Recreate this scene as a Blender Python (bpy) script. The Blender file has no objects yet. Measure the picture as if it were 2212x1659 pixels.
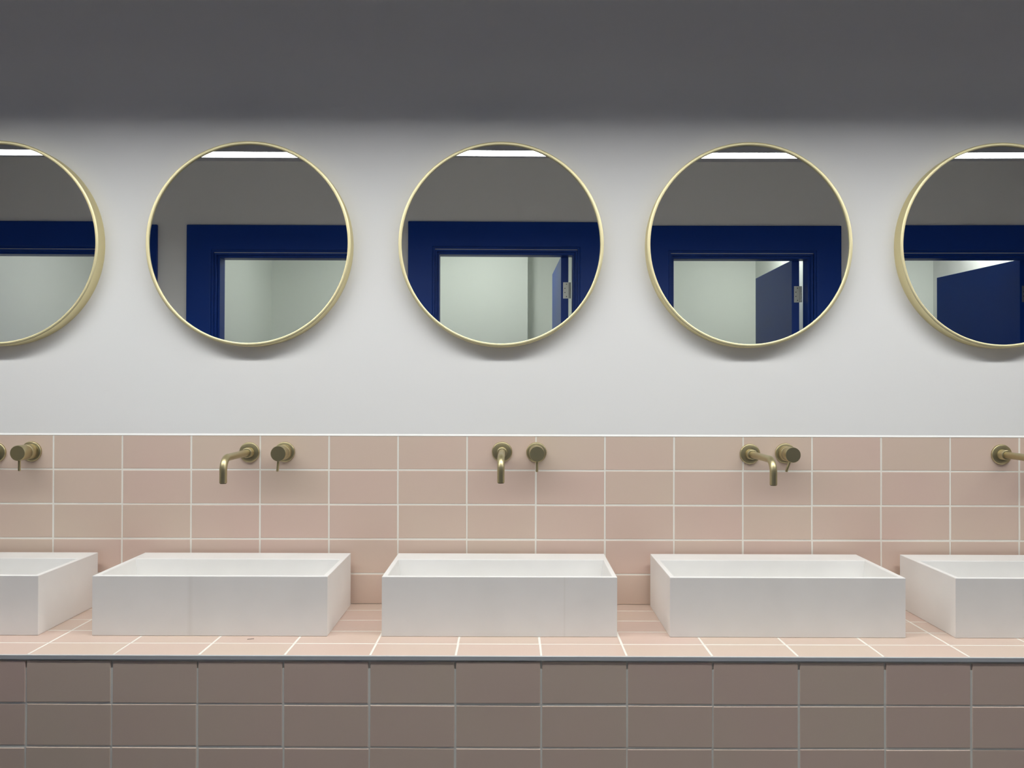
import bpy, math, random
from mathutils import Matrix, Vector

S = bpy.context.scene
COL = S.collection
random.seed(7)

# ------------------------------------------------------------------ camera, world, exposure
TT = 1.232                      # height of the top edge of the splashback tiles above the floor
CAM = Vector((-0.0679, -2.4268, TT + 0.133))
YAW, PITCH, ROLL, FPX = -0.00125, 0.0077, 0.0025, 1789.0
fw = Vector((math.sin(YAW) * math.cos(PITCH), math.cos(YAW) * math.cos(PITCH), math.sin(PITCH)))
rt = Vector((math.cos(YAW), -math.sin(YAW), 0))
up = rt.cross(fw)
r2 = rt * math.cos(ROLL) + up * math.sin(ROLL)
u2 = -rt * math.sin(ROLL) + up * math.cos(ROLL)
cd = bpy.data.cameras.new('camera')
cam = bpy.data.objects.new('camera', cd)
COL.objects.link(cam)
m = Matrix(((r2.x, u2.x, -fw.x, CAM.x), (r2.y, u2.y, -fw.y, CAM.y), (r2.z, u2.z, -fw.z, CAM.z), (0, 0, 0, 1)))
cam.matrix_world = m
cd.sensor_fit = 'HORIZONTAL'
cd.sensor_width = 36.0
cd.lens = FPX / 2212.0 * 36.0
cd.clip_start = 0.02
S.camera = cam

w = bpy.data.worlds.new('world')
S.world = w
w.use_nodes = True
w.node_tree.nodes['Background'].inputs[0].default_value = (0.8, 0.85, 0.9, 1)
w.node_tree.nodes['Background'].inputs[1].default_value = 0.0

S.view_settings.view_transform = 'Standard'
S.view_settings.look = 'None'
S.view_settings.gamma = 1.0
S.view_settings.exposure = 0.0
S.view_settings.use_curve_mapping = False
S.cycles.max_bounces = 16
S.cycles.diffuse_bounces = 8
S.cycles.glossy_bounces = 8

STRIP_POWER = 37.5              # radiance of the pendant's diffuser
STRIP_COL = (0.985, 1.0, 0.985)
CUBICLE_POWER = 62.0
CUBICLE_COL = (0.96, 1.0, 0.94)


# ------------------------------------------------------------------ materials
def mat(name, col, rough=0.5, metal=0.0, spec=0.5):
    M = bpy.data.materials.new(name)
    M.use_nodes = True
    b = M.node_tree.nodes['Principled BSDF']
    b.inputs['Base Color'].default_value = (*col, 1)
    b.inputs['Roughness'].default_value = rough
    b.inputs['Metallic'].default_value = metal
    b.inputs['Specular IOR Level'].default_value = spec
    return M


def nodes(M):
    return M.node_tree.nodes, M.node_tree.links, M.node_tree.nodes['Principled BSDF']


def coord(N):
    return N.new('ShaderNodeTexCoord').outputs['Object']


def noise_bump(M, scale, strength, dist=0.002, detail=3.0, stretch=None):
    N, L, b = nodes(M)
    t = N.new('ShaderNodeTexNoise')
    t.inputs['Scale'].default_value = scale
    t.inputs['Detail'].default_value = detail
    if stretch:
        mp = N.new('ShaderNodeMapping')
        mp.inputs['Scale'].default_value = stretch
        L.new(coord(N), mp.inputs[0])
        L.new(mp.outputs[0], t.inputs['Vector'])
    else:
        L.new(coord(N), t.inputs['Vector'])
    bp = N.new('ShaderNodeBump')
    bp.inputs['Strength'].default_value = strength
    bp.inputs['Distance'].default_value = dist
    L.new(t.outputs['Fac'], bp.inputs['Height'])
    L.new(bp.outputs[0], b.inputs['Normal'])


def noise_colour(M, c0, c1, scale, lo=0.35, hi=0.65, detail=2.0):
    N, L, b = nodes(M)
    t = N.new('ShaderNodeTexNoise')
    t.inputs['Scale'].default_value = scale
    t.inputs['Detail'].default_value = detail
    L.new(coord(N), t.inputs['Vector'])
    r = N.new('ShaderNodeValToRGB')
    r.color_ramp.elements[0].position = lo
    r.color_ramp.elements[0].color = (*c0, 1)
    r.color_ramp.elements[1].position = hi
    r.color_ramp.elements[1].color = (*c1, 1)
    L.new(t.outputs['Fac'], r.inputs[0])
    L.new(r.outputs[0], b.inputs['Base Color'])
    return r


M_PLASTER = mat('white_wall_paint', (0.80, 0.795, 0.785), 0.75, spec=0.25)
noise_bump(M_PLASTER, 140, 0.06, 0.001)
M_DOORWALL = mat('white_wall_paint_opposite', (0.84, 0.84, 0.825), 0.7, spec=0.25)
M_CEIL = mat('ceiling_paint', (0.56, 0.57, 0.62), 0.8, spec=0.2)
M_CUB = mat('cubicle_wall_paint', (0.78, 0.80, 0.76), 0.65, spec=0.3)
M_FLOOR = mat('grey_floor', (0.30, 0.29, 0.28), 0.45)
noise_colour(M_FLOOR, (0.045, 0.046, 0.052), (0.06, 0.061, 0.067), 30)


def tile_material():
    M = mat('pink_glazed_tile', (0.6, 0.45, 0.37), 0.32, spec=0.45)
    N, L, b = nodes(M)
    g = N.new('ShaderNodeNewGeometry')
    t = N.new('ShaderNodeTexNoise')
    t.inputs['Scale'].default_value = 3.2
    t.inputs['Detail'].default_value = 2.0
    L.new(coord(N), t.inputs['Vector'])
    mx = N.new('ShaderNodeMath')
    mx.operation = 'MULTIPLY_ADD'
    mx.inputs[1].default_value = 0.35
    L.new(g.outputs['Random Per Island'], mx.inputs[0])
    sc = N.new('ShaderNodeMath')
    sc.operation = 'MULTIPLY'
    sc.inputs[1].default_value = 0.75
    L.new(t.outputs['Fac'], sc.inputs[0])
    L.new(sc.outputs[0], mx.inputs[2])
    r = N.new('ShaderNodeValToRGB')
    r.color_ramp.elements[0].position = 0.30
    r.color_ramp.elements[0].color = (0.670, 0.540, 0.438, 1)
    r.color_ramp.elements[1].position = 0.80
    r.color_ramp.elements[1].color = (0.680, 0.508, 0.433, 1)
    L.new(mx.outputs[0], r.inputs[0])
    L.new(r.outputs[0], b.inputs['Base Color'])
    t2 = N.new('ShaderNodeTexNoise')
    t2.inputs['Scale'].default_value = 28
    L.new(coord(N), t2.inputs['Vector'])
    bp = N.new('ShaderNodeBump')
    bp.inputs['Strength'].default_value = 0.10
    bp.inputs['Distance'].default_value = 0.002
    L.new(t2.outputs['Fac'], bp.inputs['Height'])
    L.new(bp.outputs[0], b.inputs['Normal'])
    return M


M_TILE = tile_material()
M_GROUT = mat('pale_grout', (0.86, 0.83, 0.76), 0.85, spec=0.2)
noise_bump(M_GROUT, 400, 0.3, 0.001)
M_ALU = mat('brushed_aluminium', (0.66, 0.67, 0.68), 0.5, metal=0.35)
M_CAULK = mat('white_edge_trim', (0.86, 0.85, 0.82), 0.45)
M_GOLD = mat('pale_gold_brushed_metal', (0.80, 0.72, 0.44), 0.48, metal=1.0)
noise_bump(M_GOLD, 300, 0.05, 0.001)
M_BRASS = mat('antique_brass', (0.49, 0.425, 0.25), 0.40, metal=1.0)
noise_bump(M_BRASS, 500, 0.08, 0.0005)
M_BRASS_DARK = mat('dark_brass', (0.10, 0.08, 0.04), 0.5, metal=1.0)  # darker brass for the aerator
M_NAVY = mat('navy_satin_paint', (0.007, 0.046, 0.28), 0.36, spec=0.20)
noise_bump(M_NAVY, 60, 0.04, 0.001)
M_STEEL = mat('satin_steel', (0.42, 0.43, 0.40), 0.4, metal=0.9)
M_SCREW = mat('dark_screw_steel', (0.12, 0.12, 0.11), 0.5, metal=0.8)
M_HOUSING = mat('pendant_housing_paint', (0.30, 0.30, 0.33), 0.5)
M_WIRE = mat('steel_wire', (0.5, 0.5, 0.5), 0.4, metal=1.0)
M_DEBRIS = mat('dark_splinter', (0.10, 0.08, 0.07), 0.7)


def emissive(name, col, strength):
    M = bpy.data.materials.new(name)
    M.use_nodes = True
    N, L = M.node_tree.nodes, M.node_tree.links
    N.remove(N['Principled BSDF'])
    e = N.new('ShaderNodeEmission')
    e.inputs[0].default_value = (*col, 1)
    e.inputs[1].default_value = strength
    L.new(e.outputs[0], N['Material Output'].inputs[0])
    return M


M_STRIP = emissive('lit_strip_diffuser', STRIP_COL, STRIP_POWER)
M_CUBLIGHT = emissive('lit_cubicle_diffuser', CUBICLE_COL, CUBICLE_POWER)


def mirror_material():
    M = mat('mirror_silver', (0.90, 0.925, 0.90), 0.0, metal=1.0)
    N, L, b = nodes(M)
    # faint wiping smears on the upper part of the glass, worn into its gloss
    mp = N.new('ShaderNodeMapping')
    mp.inputs['Scale'].default_value = (2.2, 1, 6.0)
    mp.inputs['Rotation'].default_value = (0, 0.35, 0)
    L.new(coord(N), mp.inputs[0])
    t = N.new('ShaderNodeTexNoise')
    t.inputs['Scale'].default_value = 4.0
    t.inputs['Detail'].default_value = 5.0
    t.inputs['Distortion'].default_value = 1.2
    L.new(mp.outputs[0], t.inputs['Vector'])
    r = N.new('ShaderNodeValToRGB')
    r.color_ramp.elements[0].position = 0.62
    r.color_ramp.elements[0].color = (0, 0, 0, 1)
    r.color_ramp.elements[1].position = 0.85
    r.color_ramp.elements[1].color = (0.07, 0.07, 0.07, 1)
    L.new(t.outputs['Fac'], r.inputs[0])
    d = N.new('ShaderNodeBsdfDiffuse')
    d.inputs[0].default_value = (0.7, 0.7, 0.7, 1)
    sp = N.new('ShaderNodeSeparateXYZ')
    L.new(coord(N), sp.inputs[0])
    mr = N.new('ShaderNodeMapRange')
    mr.inputs[1].default_value = 0.12
    mr.inputs[2].default_value = 0.20
    L.new(sp.outputs[2], mr.inputs[0])
    ml = N.new('ShaderNodeMath')
    ml.operation = 'MULTIPLY'
    L.new(r.outputs[0], ml.inputs[0])
    L.new(mr.outputs[0], ml.inputs[1])
    mix = N.new('ShaderNodeMixShader')
    L.new(ml.outputs[0], mix.inputs[0])
    L.new(b.outputs[0], mix.inputs[1])
    L.new(d.outputs[0], mix.inputs[2])
    L.new(mix.outputs[0], N['Material Output'].inputs[0])
    return M


M_MIRROR = mirror_material()


def basin_material(name, streak_x=None, streak_w=0.008, dark=0.92):
    """white solid surface; an old drip mark may run down its front"""
    M = mat(name, (0.83, 0.82, 0.80), 0.38, spec=0.4)
    N, L, b = nodes(M)
    r = noise_colour(M, (0.815, 0.805, 0.785), (0.845, 0.835, 0.815), 9)
    if streak_x is not None:
        sp = N.new('ShaderNodeSeparateXYZ')
        L.new(coord(N), sp.inputs[0])
        a = N.new('ShaderNodeMath'); a.operation = 'SUBTRACT'; a.inputs[1].default_value = streak_x
        L.new(sp.outputs[0], a.inputs[0])
        ab = N.new('ShaderNodeMath'); ab.operation = 'ABSOLUTE'
        L.new(a.outputs[0], ab.inputs[0])
        mr = N.new('ShaderNodeMapRange')
        mr.inputs[1].default_value = 0.0
        mr.inputs[2].default_value = streak_w
        mr.inputs[3].default_value = 1.0
        mr.inputs[4].default_value = 0.0
        mr.interpolation_type = 'SMOOTHSTEP'
        L.new(ab.outputs[0], mr.inputs[0])
        mx = N.new('ShaderNodeMixRGB')
        mx.blend_type = 'MULTIPLY'
        mx.inputs[2].default_value = (dark, dark * 0.995, dark * 0.985, 1)
        fr = N.new('ShaderNodeMath'); fr.operation = 'LESS_THAN'; fr.inputs[1].default_value = -BD / 2 + 0.0008
        L.new(sp.outputs[1], fr.inputs[0])
        mm = N.new('ShaderNodeMath'); mm.operation = 'MULTIPLY'
        L.new(mr.outputs[0], mm.inputs[0])
        L.new(fr.outputs[0], mm.inputs[1])
        L.new(mm.outputs[0], mx.inputs[0])
        L.new(r.outputs[0], mx.inputs[1])
        L.new(mx.outputs[0], b.inputs['Base Color'])
    return M


# ------------------------------------------------------------------ mesh helpers
class MB:
    def __init__(self):
        self.v, self.f, self.mi, self.sm = [], [], [], []

    def add(self, verts, faces, mi=0, smooth=False):
        o = len(self.v)
        self.v += [tuple(p) for p in verts]
        for f in faces:
            self.f.append([o + i for i in f])
            self.mi.append(mi)
            self.sm.append(smooth)
        return self

    def box(self, x0, x1, y0, y1, z0, z1, mi=0):
        p = [(x, y, z) for x in (x0, x1) for y in (y0, y1) for z in (z0, z1)]
        f = [(0, 1, 3, 2), (4, 6, 7, 5), (0, 4, 5, 1), (2, 3, 7, 6), (0, 2, 6, 4), (1, 5, 7, 3)]
        return self.add(p, f, mi)

    def lathe(self, prof, frame, n=48, mi=0, smooth=True, cap0=True, cap1=True):
        """prof: list of (axial, radius); frame maps (a, r cos, r sin) to the scene"""
        o = []
        for a, r in prof:
            for k in range(n):
                t = 2 * math.pi * k / n
                o.append(frame(a, r * math.cos(t), r * math.sin(t)))
        fs = []
        for i in range(len(prof) - 1):
            for k in range(n):
                k2 = (k + 1) % n
                fs.append((i * n + k, i * n + k2, (i + 1) * n + k2, (i + 1) * n + k))
        self.add(o, fs, mi, smooth)
        if cap0:
            self.add([o[k] for k in range(n)], [tuple(range(n))[::-1]], mi, False)
        if cap1:
            b = (len(prof) - 1) * n
            self.add([o[b + k] for k in range(n)], [tuple(range(n))], mi, False)
        return self

    def tube(self, path, rad, n=32, mi=0, cap=True):
        pts = [Vector(p) for p in path]
        rads = rad if isinstance(rad, (list, tuple)) else [rad] * len(pts)
        ref = Vector((1, 0, 0))
        o = []
        for i, p in enumerate(pts):
            a = pts[max(0, i - 1)]
            b = pts[min(len(pts) - 1, i + 1)]
            t = (b - a).normalized()
            s = ref - t * ref.dot(t)
            if s.length < 1e-4:
                s = Vector((0, 1, 0)) - t * t.y
            s.normalize()
            q = t.cross(s)
            for k in range(n):
                an = 2 * math.pi * k / n
                o.append(p + (s * math.cos(an) + q * math.sin(an)) * rads[i])
        fs = []
        for i in range(len(pts) - 1):
            for k in range(n):
                k2 = (k + 1) % n
                fs.append((i * n + k, i * n + k2, (i + 1) * n + k2, (i + 1) * n + k))
        self.add(o, fs, mi, True)
        if cap:
            self.add(o[:n], [tuple(range(n))[::-1]], mi)
            self.add(o[-n:], [tuple(range(n))], mi)
        return self

    def build(self, name, mats, parent=None, loc=None, fix=True):
        me = bpy.data.meshes.new(name)
        me.from_pydata(self.v, [], self.f)
        for M in (mats if isinstance(mats, (list, tuple)) else [mats]):
            me.materials.append(M)
        me.polygons.foreach_set('material_index', self.mi)
        me.polygons.foreach_set('use_smooth', self.sm)
        if fix:
            import bmesh
            bm = bmesh.new()
            bm.from_mesh(me)
            bmesh.ops.recalc_face_normals(bm, faces=bm.faces)
            bm.to_mesh(me)
            bm.free()
        me.update()
        ob = bpy.data.objects.new(name, me)
        COL.objects.link(ob)
        if parent:
            ob.parent = parent
        if loc:
            ob.location = loc
        return ob


def bevel(ob, width, seg=2):
    md = ob.modifiers.new('bevel', 'BEVEL')
    md.width = width
    md.segments = seg
    md.limit_method = 'ANGLE'
    md.angle_limit = math.radians(40)
    return ob


def empty(name, loc, label=None, cat=None, group=None, kind=None):
    o = bpy.data.objects.new(name, None)
    COL.objects.link(o)
    o.location = loc
    o.empty_display_size = 0.05
    tag(o, label, cat, group, kind)
    return o


def tag(o, label=None, cat=None, group=None, kind=None):
    if label:
        o['label'] = label
    if cat:
        o['category'] = cat
    if group:
        o['group'] = group
    if kind:
        o['kind'] = kind
    return o


def struct(o, label, cat):
    return tag(o, label, cat, None, 'structure')


# ------------------------------------------------------------------ the room
XL, XR = -3.46, 3.33
YW = 0.004            # plaster face behind the mirrors
YD = -2.62            # face of the cubicle wall opposite
WT = 0.12             # its thickness
YB = YD - WT - 1.80   # back of the cubicles
ZC = 2.75             # ceiling

struct(MB().box(XL - 0.12, XR + 0.12, YB - 0.12, YW + 0.12, -0.1, 0).build('floor', M_FLOOR),
       'grey floor below the tiled counter', 'floor')
struct(MB().box(XL - 0.12, XR + 0.12, YB - 0.12, YW + 0.12, ZC, ZC + 0.1).build('ceiling', M_CEIL),
       'plain painted ceiling above the strip light', 'ceiling')
struct(MB().box(XL - 0.12, XR + 0.12, YW, YW + 0.12, 0, ZC).build('wall_back', M_PLASTER),
       'white painted wall carrying the round mirrors', 'wall')
struct(MB().box(XL - 0.12, XL, YB - 0.12, YW, 0, ZC).build('wall_left', M_PLASTER),
       'white side wall at the left end of the counter', 'wall')
struct(MB().box(XR, XR + 0.12, YB - 0.12, YW, 0, ZC).build('wall_right', M_PLASTER),
       'white side wall at the right end of the counter', 'wall')
struct(MB().box(XL, XR, YB - 0.12, YB, 0, ZC).build('wall_rear', M_CUB),
       'pale wall at the rear of the cubicles, seen in the mirrors', 'wall')

PITCH_D = 1.355
DC = [-0.065 + PITCH_D * k for k in (-2, -1, 0, 1, 2)]
HALF = 0.430                      # structural opening, half width
HEAD = TT + 0.965                 # structural head height
wf = MB()
edges = [XL] + [c + s * HALF for c in DC for s in (-1, 1)] + [XR]
for i in range(0, len(edges), 2):
    wf.box(edges[i], edges[i + 1], YD - WT, YD, 0, HEAD)
wf.box(XL, XR, YD - WT, YD, HEAD, ZC)
struct(wf.build('wall_front', M_DOORWALL), 'white wall with the cubicle doorways, seen in the mirrors', 'wall')
for k in range(4):
    xm = (DC[k] + DC[k + 1]) / 2
    struct(MB().box(xm - 0.05, xm + 0.05, YB, YD - WT, 0, ZC).build('wall_partition', M_CUB),
           'pale partition between two cubicles, seen through the doorways in the mirrors', 'wall')
M_BOUNCE_CUT = mat('bounce_cut_grey', (0.07, 0.073, 0.078), 0.5)  # unseen dark panels, added to keep bounced cubicle light off the counter front
struct(MB().box(XL, XR, YB, YB + 0.012, 0, 1.60).build('bounce_cut_panel', M_BOUNCE_CUT), 'added dark panel low on the rear wall of the cubicles, cutting bounced light', 'panel')
for k in range(4):
    xm = (DC[k] + DC[k + 1]) / 2
    struct(MB().box(xm - 0.056, xm + 0.056, YB + 0.012, YD - WT, 0, 1.60).build('bounce_cut_panel', M_BOUNCE_CUT),
           'added dark panel low on the cubicle partition, cutting bounced light', 'panel')
struct(MB().box(DC[2] - 0.6275, 0.125, YB, YB + 0.16, 0, ZC).build('wall_boxing', M_CUB),
       'pale pipe boxing in the cubicle seen in the middle mirror', 'wall')

# ------------------------------------------------------------------ doors opposite
JI = 0.405        # clear opening half width
ZH = TT + 0.939   # clear head
ARI, ARW = 0.442, 0.147
ZA = TT + 0.979   # inner edge of the architrave head


def ring(mb, c, xi, zi, xo, zo, y0, y1):
    """three-sided door frame in one piece between inner half width xi / head zi and outer xo / zo"""
    o = [(-xo, 0), (-xo, zo), (xo, zo), (xo, 0), (xi, 0), (xi, zi), (-xi, zi), (-xi, 0)]
    n = len(o)
    v = [(c + x, y0, z) for x, z in o] + [(c + x, y1, z) for x, z in o]
    fs = [(0, 1, 6, 7), (1, 2, 5, 6), (2, 3, 4, 5)]
    fs += [tuple(n + k for k in q)[::-1] for q in fs]
    fs += [(k, (k + 1) % n, n + (k + 1) % n, n + k) for k in range(n)]
    mb.add(v, fs)


OPEN = [88, 88, 90, 91, 83]
for i, c in enumerate(DC):
    root = empty('door_%d' % (i + 1), (c, YD, 0))
    struct(root, ['navy cubicle doorway seen in the leftmost mirror',
                  'navy cubicle doorway seen in the second mirror from the left',
                  'navy cubicle doorway seen in the middle mirror',
                  'navy cubicle doorway with hinge seen in the fourth mirror from the left',
                  'navy cubicle doorway with wide open leaf seen in the rightmost mirror'][i], 'door')
    a = MB()
    ring(a, 0, ARI, ZA, ARI + ARW, ZA + ARW + 0.004, 0.0, 0.022)
    bevel(a.build('architrave', M_NAVY, root), 0.005, 3)
    j = MB()
    ring(j, 0, ARI - 0.012, ZA - 0.012, ARI + 0.02, ZA + 0.02, -0.02, 0.010)
    ring(j, 0, ARI - 0.024, ZA - 0.026, ARI + 0.0, ZA + 0.0, -0.06, -0.006)
    ring(j, 0, JI, ZH, 0.4299, HEAD - 0.0001, -WT, -0.030)
    bevel(j.build('jamb', M_NAVY, root), 0.002, 2)
    # open leaf, hung on the right jamb and swung into the cubicle
    lf = bpy.data.objects.new('door_leaf', None)
    th = 0.046
    lb = MB().box(-th, 0.0, -0.835, -0.004, 0.012, ZH + 0.008)
    leaf = bevel(lb.build('door_leaf', M_NAVY, root, (JI - 0.020, -WT, 0)), 0.002, 2)
    leaf.rotation_euler = (0, 0, -math.radians(90 - OPEN[i]))
    bpy.data.objects.remove(lf)
    for zc in (TT + 0.735, 1.05, 0.25):
        h = MB()
        h.box(-0.033, 0.004, -0.0055, -0.0015, zc - 0.05, zc + 0.05)
        for k in range(5):
            z0 = zc - 0.05 + k * 0.02
            h.lathe([(z0 + 0.0008, 0.0065), (z0 + 0.0192, 0.0065)],
                    lambda A, p, q: (0.008 + p, -0.002 + q, A), 20)
        hg = h.build('hinge', M_STEEL, leaf)
        s = MB()
        for dx, dz in ((-0.012, 0.038), (-0.022, 0.013), (-0.022, -0.013), (-0.012, -0.038)):
            s.lathe([(-0.003, 0.0032), (-0.0005, 0.0032), (-0.0002, 0.001)],
                    lambda A, p, q: (dx + p, A, zc + dz + q), 14)
        s.build('screw', M_SCREW, hg)

# ------------------------------------------------------------------ cubicle lights: unseen fittings added to brighten the walls seen in the mirrors
for i, c in enumerate(DC):
    t = empty('ceiling_light', (c + (-0.15 if i == 2 else 0.42), YD - WT - 0.85, ZC),
              'unseen round ceiling light added inside the %s cubicle, to light its walls in the mirrors' %
              ('leftmost', 'second', 'middle', 'fourth', 'rightmost')[i], 'light', 'cubicle ceiling lights')
    MB().lathe([(0, 0.15), (-0.025, 0.15), (-0.03, 0.145), (-0.03, 0.132), (-0.02, 0.132)],
               lambda A, p, q: (p, q, A), 40, cap0=True, cap1=True).build('rim', M_CAULK, t)
    MB().lathe([(-0.0205, 0.131), (-0.026, 0.125), (-0.029, 0.10)],
               lambda A, p, q: (p, q, A), 40).build('diffuser', M_CUBLIGHT, t)

# ------------------------------------------------------------------ linear pendant over the washing area
LY, LZ = -0.77, TT + 1.026
LX0, LX1 = -2.35, 2.28
pend = empty('linear_pendant', (0, LY, LZ),
             'long slim strip light shining downward, reflected white across the tops of the mirrors', 'light')
hw, hh = 0.050, 0.085
h = MB()
h.box(LX0, LX1, hw - 0.0015, hw, 0, hh)
h.box(LX0, LX1, -hw, -hw + 0.0015, 0, hh)
h.box(LX0, LX1, -hw + 0.0015, hw - 0.0015, hh - 0.003, hh)
h.box(LX0 - 0.004, LX0, -hw, hw, 0, hh)
h.box(LX1, LX1 + 0.004, -hw, hw, 0, hh)
h.build('housing', M_HOUSING, pend)
MB().box(LX0, LX1, -hw + 0.0017, hw - 0.0017, 0.005, 0.012).build('diffuser', M_STRIP, pend)
TILT = math.radians(-4.0)          # the fitting hangs slightly turned towards the cubicles
pend.rotation_euler = (TILT, 0, 0)
for x in (-2.1, -0.75, 0.75, 2.1):
    MB().lathe([(hh, 0.0015), ((ZC - LZ) / math.cos(TILT), 0.0015)],
               lambda A, p, q: (x + p, q + (A - hh) * math.tan(TILT), A), 8).build('suspension_wire', M_WIRE, pend)

# ------------------------------------------------------------------ tiling
TW, TH, GW = 0.202, 0.1012, 0.0042


def tiles(mb, fr, us, vs, thick=0.004, wob=0.0, tilt=0.0, push=0.0):
    """one tile per cell of the grid lines us x vs; fr(u, v, d) gives the point d in front of the surface"""
    g = GW / 2
    for a in range(len(us) - 1):
        for b in range(len(vs) - 1):
            u0, u1, v0, v1 = us[a] + g, us[a + 1] - g, vs[b] + g, vs[b + 1] - g
            if u1 - u0 < 0.012 or v1 - v0 < 0.012:
                continue
            du, dv = random.uniform(-wob, wob), random.uniform(-wob, wob)
            ang = random.uniform(-tilt, tilt)
            dp = random.uniform(-push, 0)
            cu, cv = (u0 + u1) / 2, (v0 + v1) / 2
            vs_ = []
            for inset, d in ((0.0, -thick), (0.0, -0.0012), (0.0005, -0.0004), (0.0016, 0.0)):
                for su, sv in ((u0 + inset, v0 + inset), (u1 - inset, v0 + inset), (u1 - inset, v1 - inset), (u0 + inset, v1 - inset)):
                    xu, xv = su - cu, sv - cv
                    vs_.append(fr(cu + xu - xv * ang + du, cv + xv + xu * ang + dv, d + dp))
            fs = [(12, 13, 14, 15)]
            for L in range(3):
                for k in range(4):
                    k2 = (k + 1) % 4
                    fs.append((L * 4 + k, L * 4 + k2, L * 4 + 4 + k2, L * 4 + 4 + k))
            mb.add(vs_, fs, 0, False)


n0, n1 = -17, 16
us = [XL] + [TW * i for i in range(n0, n1 + 1)] + [XR]
ZCT = TT - 0.4923                 # counter top height
YF = -0.4754                      # face of the counter's front tiles

bs = empty('tiled_backsplash', (0, 0, ZCT),
           'pink stack-bonded tiled splashback with white grout below the white wall', 'backsplash')
b = MB()
b.box(XL, XR, 0.0008, YW - 0.0011, 0.0, 0.4923 - 0.0006, 1)
vs = [-GW / 2] + [0.4923 - TH * k for k in (4, 3, 2, 1, 0)]
vs[-1] += GW / 2 - 0.001
tiles(b, lambda u, v, d: (u, -d, v), us, vs, 0.0025, 0.0006, 0.002)
b.build('tile_field', [M_TILE, M_GROUT], bs)
q = MB()
prof = [(YW - 0.0011, 0.4923 + 0.0042), (0.0006, 0.4923 + 0.0008), (-0.0006, 0.4923 - 0.0002), (-0.0006, 0.4923 - 0.0016), (YW - 0.0011, 0.4923 - 0.0016)]
q.add([(x, y, z) for x in (XL, XR) for y, z in prof],
      [(0, 1, 6, 5), (1, 2, 7, 6), (2, 3, 8, 7), (3, 4, 9, 8), (4, 0, 5, 9), (0, 1, 2, 3, 4), (5, 6, 7, 8, 9)])
tag(q.build('edge_trim', M_CAULK, bs), 'white strip along the top edge of the tiles')

vc = empty('vanity_counter', (0, 0, 0),
           'long pink tiled counter with a grey metal edge, carrying the white basins', 'counter')
t = MB()
t.box(XL, XR, YF + 0.008, 0.0, ZCT - 0.03, ZCT - 0.0005, 1)
rows = [-0.4728, -0.3795, -0.2742, -0.1727, -0.0700, GW / 2]
tiles(t, lambda u, v, d: (u, v, ZCT + d), us, rows, 0.003, 0.0005, 0.0015)
t.build('tiled_top', [M_TILE, M_GROUT], vc)
fz = [TT - 0.5048 - TH * k for k in range(8)]
fz = [0.0] + fz[::-1]
f = MB()
f.box(XL, XR, YF + 0.0016, YF + 0.06, 0.0, ZCT - 0.03, 1)
f.box(XL, XR, YF + 0.006, YF + 0.06, ZCT - 0.03, ZCT - 0.0125, 1)
tiles(f, lambda u, v, d: (u, YF - d, v), us, fz, 0.004, 0.0010, 0.0042, 0.0009)
f.build('tiled_front', [M_TILE, M_GROUT], vc)
e = MB()
e.box(XL, XR, -0.4768, -0.4748, ZCT - 0.0098, ZCT + 0.0003)
e.box(XL, XR, -0.4748, -0.4708, ZCT - 0.0022, ZCT + 0.0003)
tag(bevel(e.build('edge_trim', M_ALU, vc), 0.0006, 2), 'grey metal edge strip')

# ------------------------------------------------------------------ basins
BW, BD, BH = 0.597, 0.302, 0.152
BY = -0.020
BX = [-1.5705, -0.836, -0.1010, 0.6300, 1.3538]
ORD = ['leftmost', 'second from left', 'middle', 'fourth from left', 'rightmost']


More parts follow.
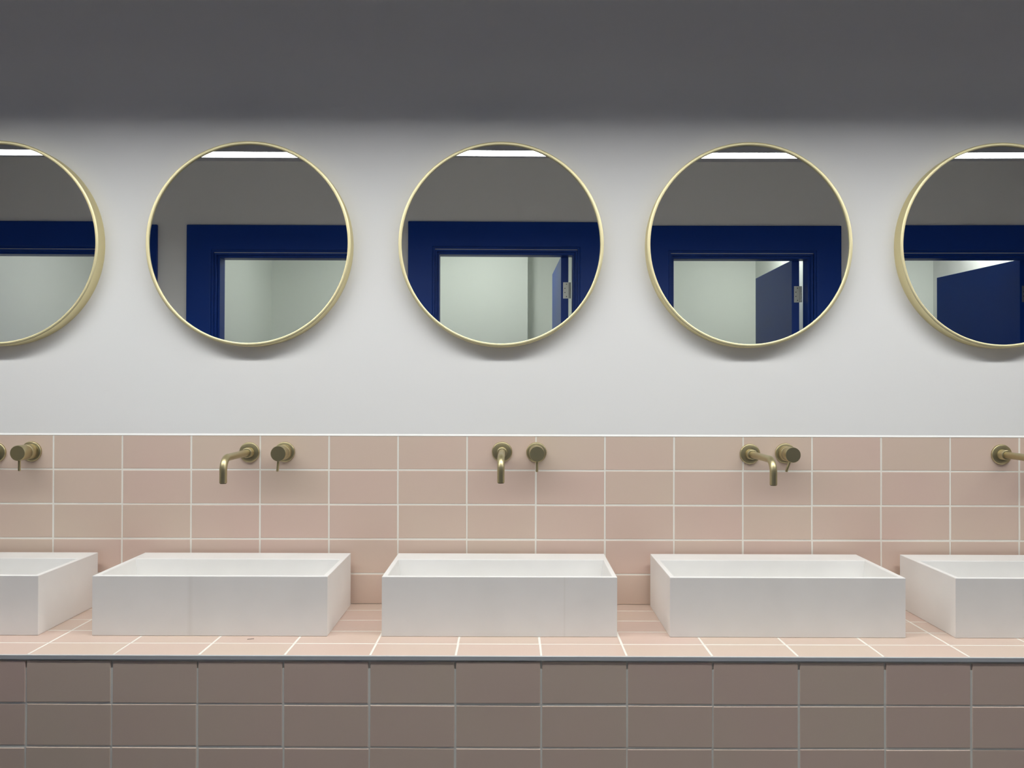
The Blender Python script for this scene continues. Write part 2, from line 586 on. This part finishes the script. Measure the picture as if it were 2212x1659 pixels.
def make_basin(i):
    t = empty('wash_basin', (BX[i], BY - BD / 2, ZCT),
              ['white rectangular vessel basin at the left end, cut off by the photo edge',
               'white rectangular vessel basin with a faint broad drip mark left of its front centre',
               'white rectangular vessel basin in the middle, below the middle mirror',
               'white rectangular vessel basin below the fourth mirror, second from the right',
               'white rectangular vessel basin at the right end, cut off by the photo edge'][i],
              'basin', 'white basins on the pink counter')
    hx, hy = BW / 2, BD / 2
    ix0, ix1 = -hx + 0.0125, hx - 0.0125
    iy0, iy1 = -hy + 0.0120, hy - 0.088
    mb = MB()

    def rect(x0, x1, y0, y1, z):
        return [(x0, y0, z), (x1, y0, z), (x1, y1, z), (x0, y1, z)]
    rings = [rect(-hx + 0.0012, hx - 0.0012, -hy + 0.0012, hy - 0.0012, 0.0),
             rect(-hx, hx, -hy, hy, 0.0016),
             rect(-hx, hx, -hy, hy, BH - 0.0010),
             rect(-hx + 0.0010, hx - 0.0010, -hy + 0.0010, hy - 0.0010, BH),
             rect(ix0 - 0.001, ix1 + 0.001, iy0 - 0.001, iy1 + 0.001, BH),
             rect(ix0, ix1, iy0, iy1, BH - 0.0012)]
    # rounded inside: walls lean in and sweep into the floor of the bowl
    R, lean, bot = 0.030, 0.014, 0.035
    rings.append(rect(ix0 + lean, ix1 - lean, iy0 + lean * 0.6, iy1 - lean * 0.9, bot + R))
    for k in range(1, 7):
        an = math.pi / 2 * k / 6
        dx = lean + R * (1 - math.cos(an))
        rings.append(rect(ix0 + dx, ix1 - dx, iy0 + dx, iy1 - dx, bot + R * (1 - math.sin(an))))
    vv = [p for r in rings for p in r]
    ff = [(3, 2, 1, 0)]
    for L in range(len(rings) - 1):
        for k in range(4):
            k2 = (k + 1) % 4
            ff.append((L * 4 + k, L * 4 + k2, L * 4 + 4 + k2, L * 4 + 4 + k))
    n = (len(rings) - 1) * 4
    ff.append((n, n + 1, n + 2, n + 3))
    mb.add(vv, ff)
    M = basin_material('white_solid_surface',
                       *[(None,), (-0.050, 0.010, 0.955), (0.165, 0.0035, 0.955), (None,), (None,)][i])
    mb.build('basin_body', M, t)
    MB().lathe([(0.0352, 0.030), (0.0375, 0.029), (0.0385, 0.024), (0.0378, 0.008)],
               lambda A, p, q: (p, -0.04 + q, A), 32).build('drain', M_BRASS, t)
    return t


for i in range(5):
    make_basin(i)

tag(MB().box(-0.0080, 0.0080, -0.0006, 0.0006, 0.0, 0.0010).build('splinter', M_DEBRIS, None, (-0.724, -0.347, ZCT + 0.0001)),
    'tiny dark splinter on the tiled counter before the second basin', 'debris')
bpy.data.objects['splinter'].rotation_euler = (0, 0, 0.35)

# ------------------------------------------------------------------ mirrors
MX = [-1.5653, -0.8348, -0.1035, 0.6158, 1.3470]
MZ = TT + 0.5560
MR = 0.2972
MF = -0.0365                       # front of the frame
GY = -0.0315                       # glass
# each glass hangs a fraction of a degree out of true: (pitch, yaw)
GT = [(0.0018, 0.0084), (-0.0014, 0.0037), (0.0030, 0.0087), (-0.0011, -0.0036), (-0.0006, -0.0094)]
for i in range(5):
    t = empty('wall_mirror', (MX[i], YW, MZ),
              ['round gold-framed mirror at the left end, half cut off by the photo edge',
               'round gold-framed mirror second from left, reflecting white wall left of a navy doorway',
               'round gold-framed mirror in the middle, above the middle basin',
               'round gold-framed mirror fourth from left, reflecting a hinge and part of a slate door',
               'round gold-framed mirror at the right end, cut off by the photo edge'][i],
              'mirror', 'round mirrors on the white wall')
    d0 = MF - YW
    g0 = GY - YW
    prof = [(0.0, MR - 0.004), (0.0, MR), (d0 + 0.0022, MR), (d0 + 0.0006, MR - 0.0006), (d0, MR - 0.0022),
            (d0, MR - 0.0082), (d0 + 0.0006, MR - 0.0092), (d0 + 0.0014, MR - 0.0096), (g0 + 0.004, MR - 0.0096),
            (g0 + 0.004, MR - 0.004), (0.0, MR - 0.004)]
    fr = MB()
    fr.lathe(prof, lambda A, p, q: (p, A, q), 160, cap0=False, cap1=False)
    fo = fr.build('frame', M_GOLD, t)
    es = fo.modifiers.new('edges', 'EDGE_SPLIT')
    es.split_angle = math.radians(32)
    gl = MB()
    gl.lathe([(0.0035, MR - 0.0105), (0.0, MR - 0.0098)], lambda A, p, q: (p, A, q), 160, smooth=False)
    go = gl.build('glass', M_MIRROR, t, (0, g0, 0))
    go.rotation_euler = (GT[i][0], 0, GT[i][1])
    tag(go, 'clear reflecting glass')

# ------------------------------------------------------------------ taps
SX = [-1.5811, -0.8386, -0.0996, 0.6252, 1.3601]
VX = [-1.4770, -0.7352, 0.0010, 0.7284, 1.4640]
ZT = TT - 0.0495


def spout_template():
    t = empty('tap_spout', (0, 0, 0))
    MB().lathe([(0.0, 0.0290), (-0.0030, 0.0298), (-0.0058, 0.0290), (-0.0070, 0.0272), (-0.0072, 0.0140)],
               lambda A, p, q: (p, A, q), 48).build('wall_plate', M_BRASS, t)
    MB().lathe([(-0.0068, 0.0150), (-0.0075, 0.0146), (-0.0290, 0.0146), (-0.0300, 0.0138), (-0.0300, 0.0100)],
               lambda A, p, q: (p, A, q), 40).build('collar', M_BRASS, t)
    R = 0.034
    path = [(0, -0.028, 0), (0, -0.10, 0), (0, -0.222 + R, 0)]
    for k in range(1, 13):
        an = math.pi / 2 * k / 12
        path.append((0, -0.222 + R - R * math.sin(an), -R + R * math.cos(an)))
    path += [(0, -0.222, -0.05), (0, -0.222, -0.0655)]
    MB().tube(path, 0.0098, 36).build('pipe', M_BRASS, t)
    MB().lathe([(-0.0650, 0.0082), (-0.0672, 0.0080), (-0.0672, 0.0055), (-0.0650, 0.0050)],
               lambda A, p, q: (p, -0.222 + q, A), 28).build('aerator', M_BRASS_DARK, t)
    return t


def valve_template():
    t = empty('mixer_valve', (0, 0, 0))
    MB().lathe([(0.0, 0.0290), (-0.0030, 0.0298), (-0.0060, 0.0290), (-0.0070, 0.0276), (-0.0072, 0.0180)],
               lambda A, p, q: (p, A, q), 48).build('wall_plate', M_BRASS, t)
    MB().lathe([(-0.0068, 0.0216), (-0.0075, 0.0222), (-0.0330, 0.0222), (-0.0338, 0.0214), (-0.0338, 0.0150)],
               lambda A, p, q: (p, A, q), 48).build('body', M_BRASS, t)
    k = MB().lathe([(-0.0335, 0.0195), (-0.0352, 0.0195), (-0.0354, 0.0212), (-0.0362, 0.0218), (-0.0708, 0.0218), (-0.0718, 0.0210)],
                   lambda A, p, q: (p, A, q), 48).build('handle', M_BRASS, t)
    MB().tube([(0, -0.062, -0.018), (0, -0.062, -0.050), (0, -0.062, -0.0515)], [0.0037, 0.0037, 0.0030], 20).build('lever', M_BRASS, k)
    return t


def copy_tree(o, parent=None):
    c = o.copy()
    COL.objects.link(c)
    if parent:
        c.parent = parent
    for ch in list(o.children):
        copy_tree(ch, c)
    return c


sp0, va0 = spout_template(), valve_template()
SL = ['brass wall spout at the left end, almost cut off by the photo edge',
      'brass wall spout above the second basin from the left',
      'brass wall spout above the middle basin',
      'brass wall spout above the fourth basin from the left',
      'brass wall spout at the right end, its pipe cut off by the photo edge']
VL = ['brass mixer valve with lever above the leftmost basin',
      'brass mixer valve with lever beside the spout of the second basin from left',
      'brass mixer valve with straight lever above the middle basin',
      'brass mixer valve with lever swung left above the fourth basin from left',
      'brass mixer valve right of the rightmost spout, beyond the photo edge']
LEVER = [0.0, 0.09, 0.0, 0.33, 0.1]
PLATE = [-0.0522, -0.0500, -0.0470, -0.0512, -0.0507]
VZ = [-0.0492, -0.0487, -0.0481, -0.0489, -0.049]
for i in range(5):
    s = sp0 if i == 0 else copy_tree(sp0)
    s.location = (SX[i], -0.0001, TT + PLATE[i])
    tag(s, SL[i], 'tap', 'brass spouts over the basins')
    v = va0 if i == 0 else copy_tree(va0)
    v.location = (VX[i], -0.0001, TT + VZ[i])
    tag(v, VL[i], 'tap', 'brass mixer valves over the basins')
    for ch in v.children:
        if ch.name.startswith('handle'):
            ch.rotation_euler = (0, LEVER[i], 0)
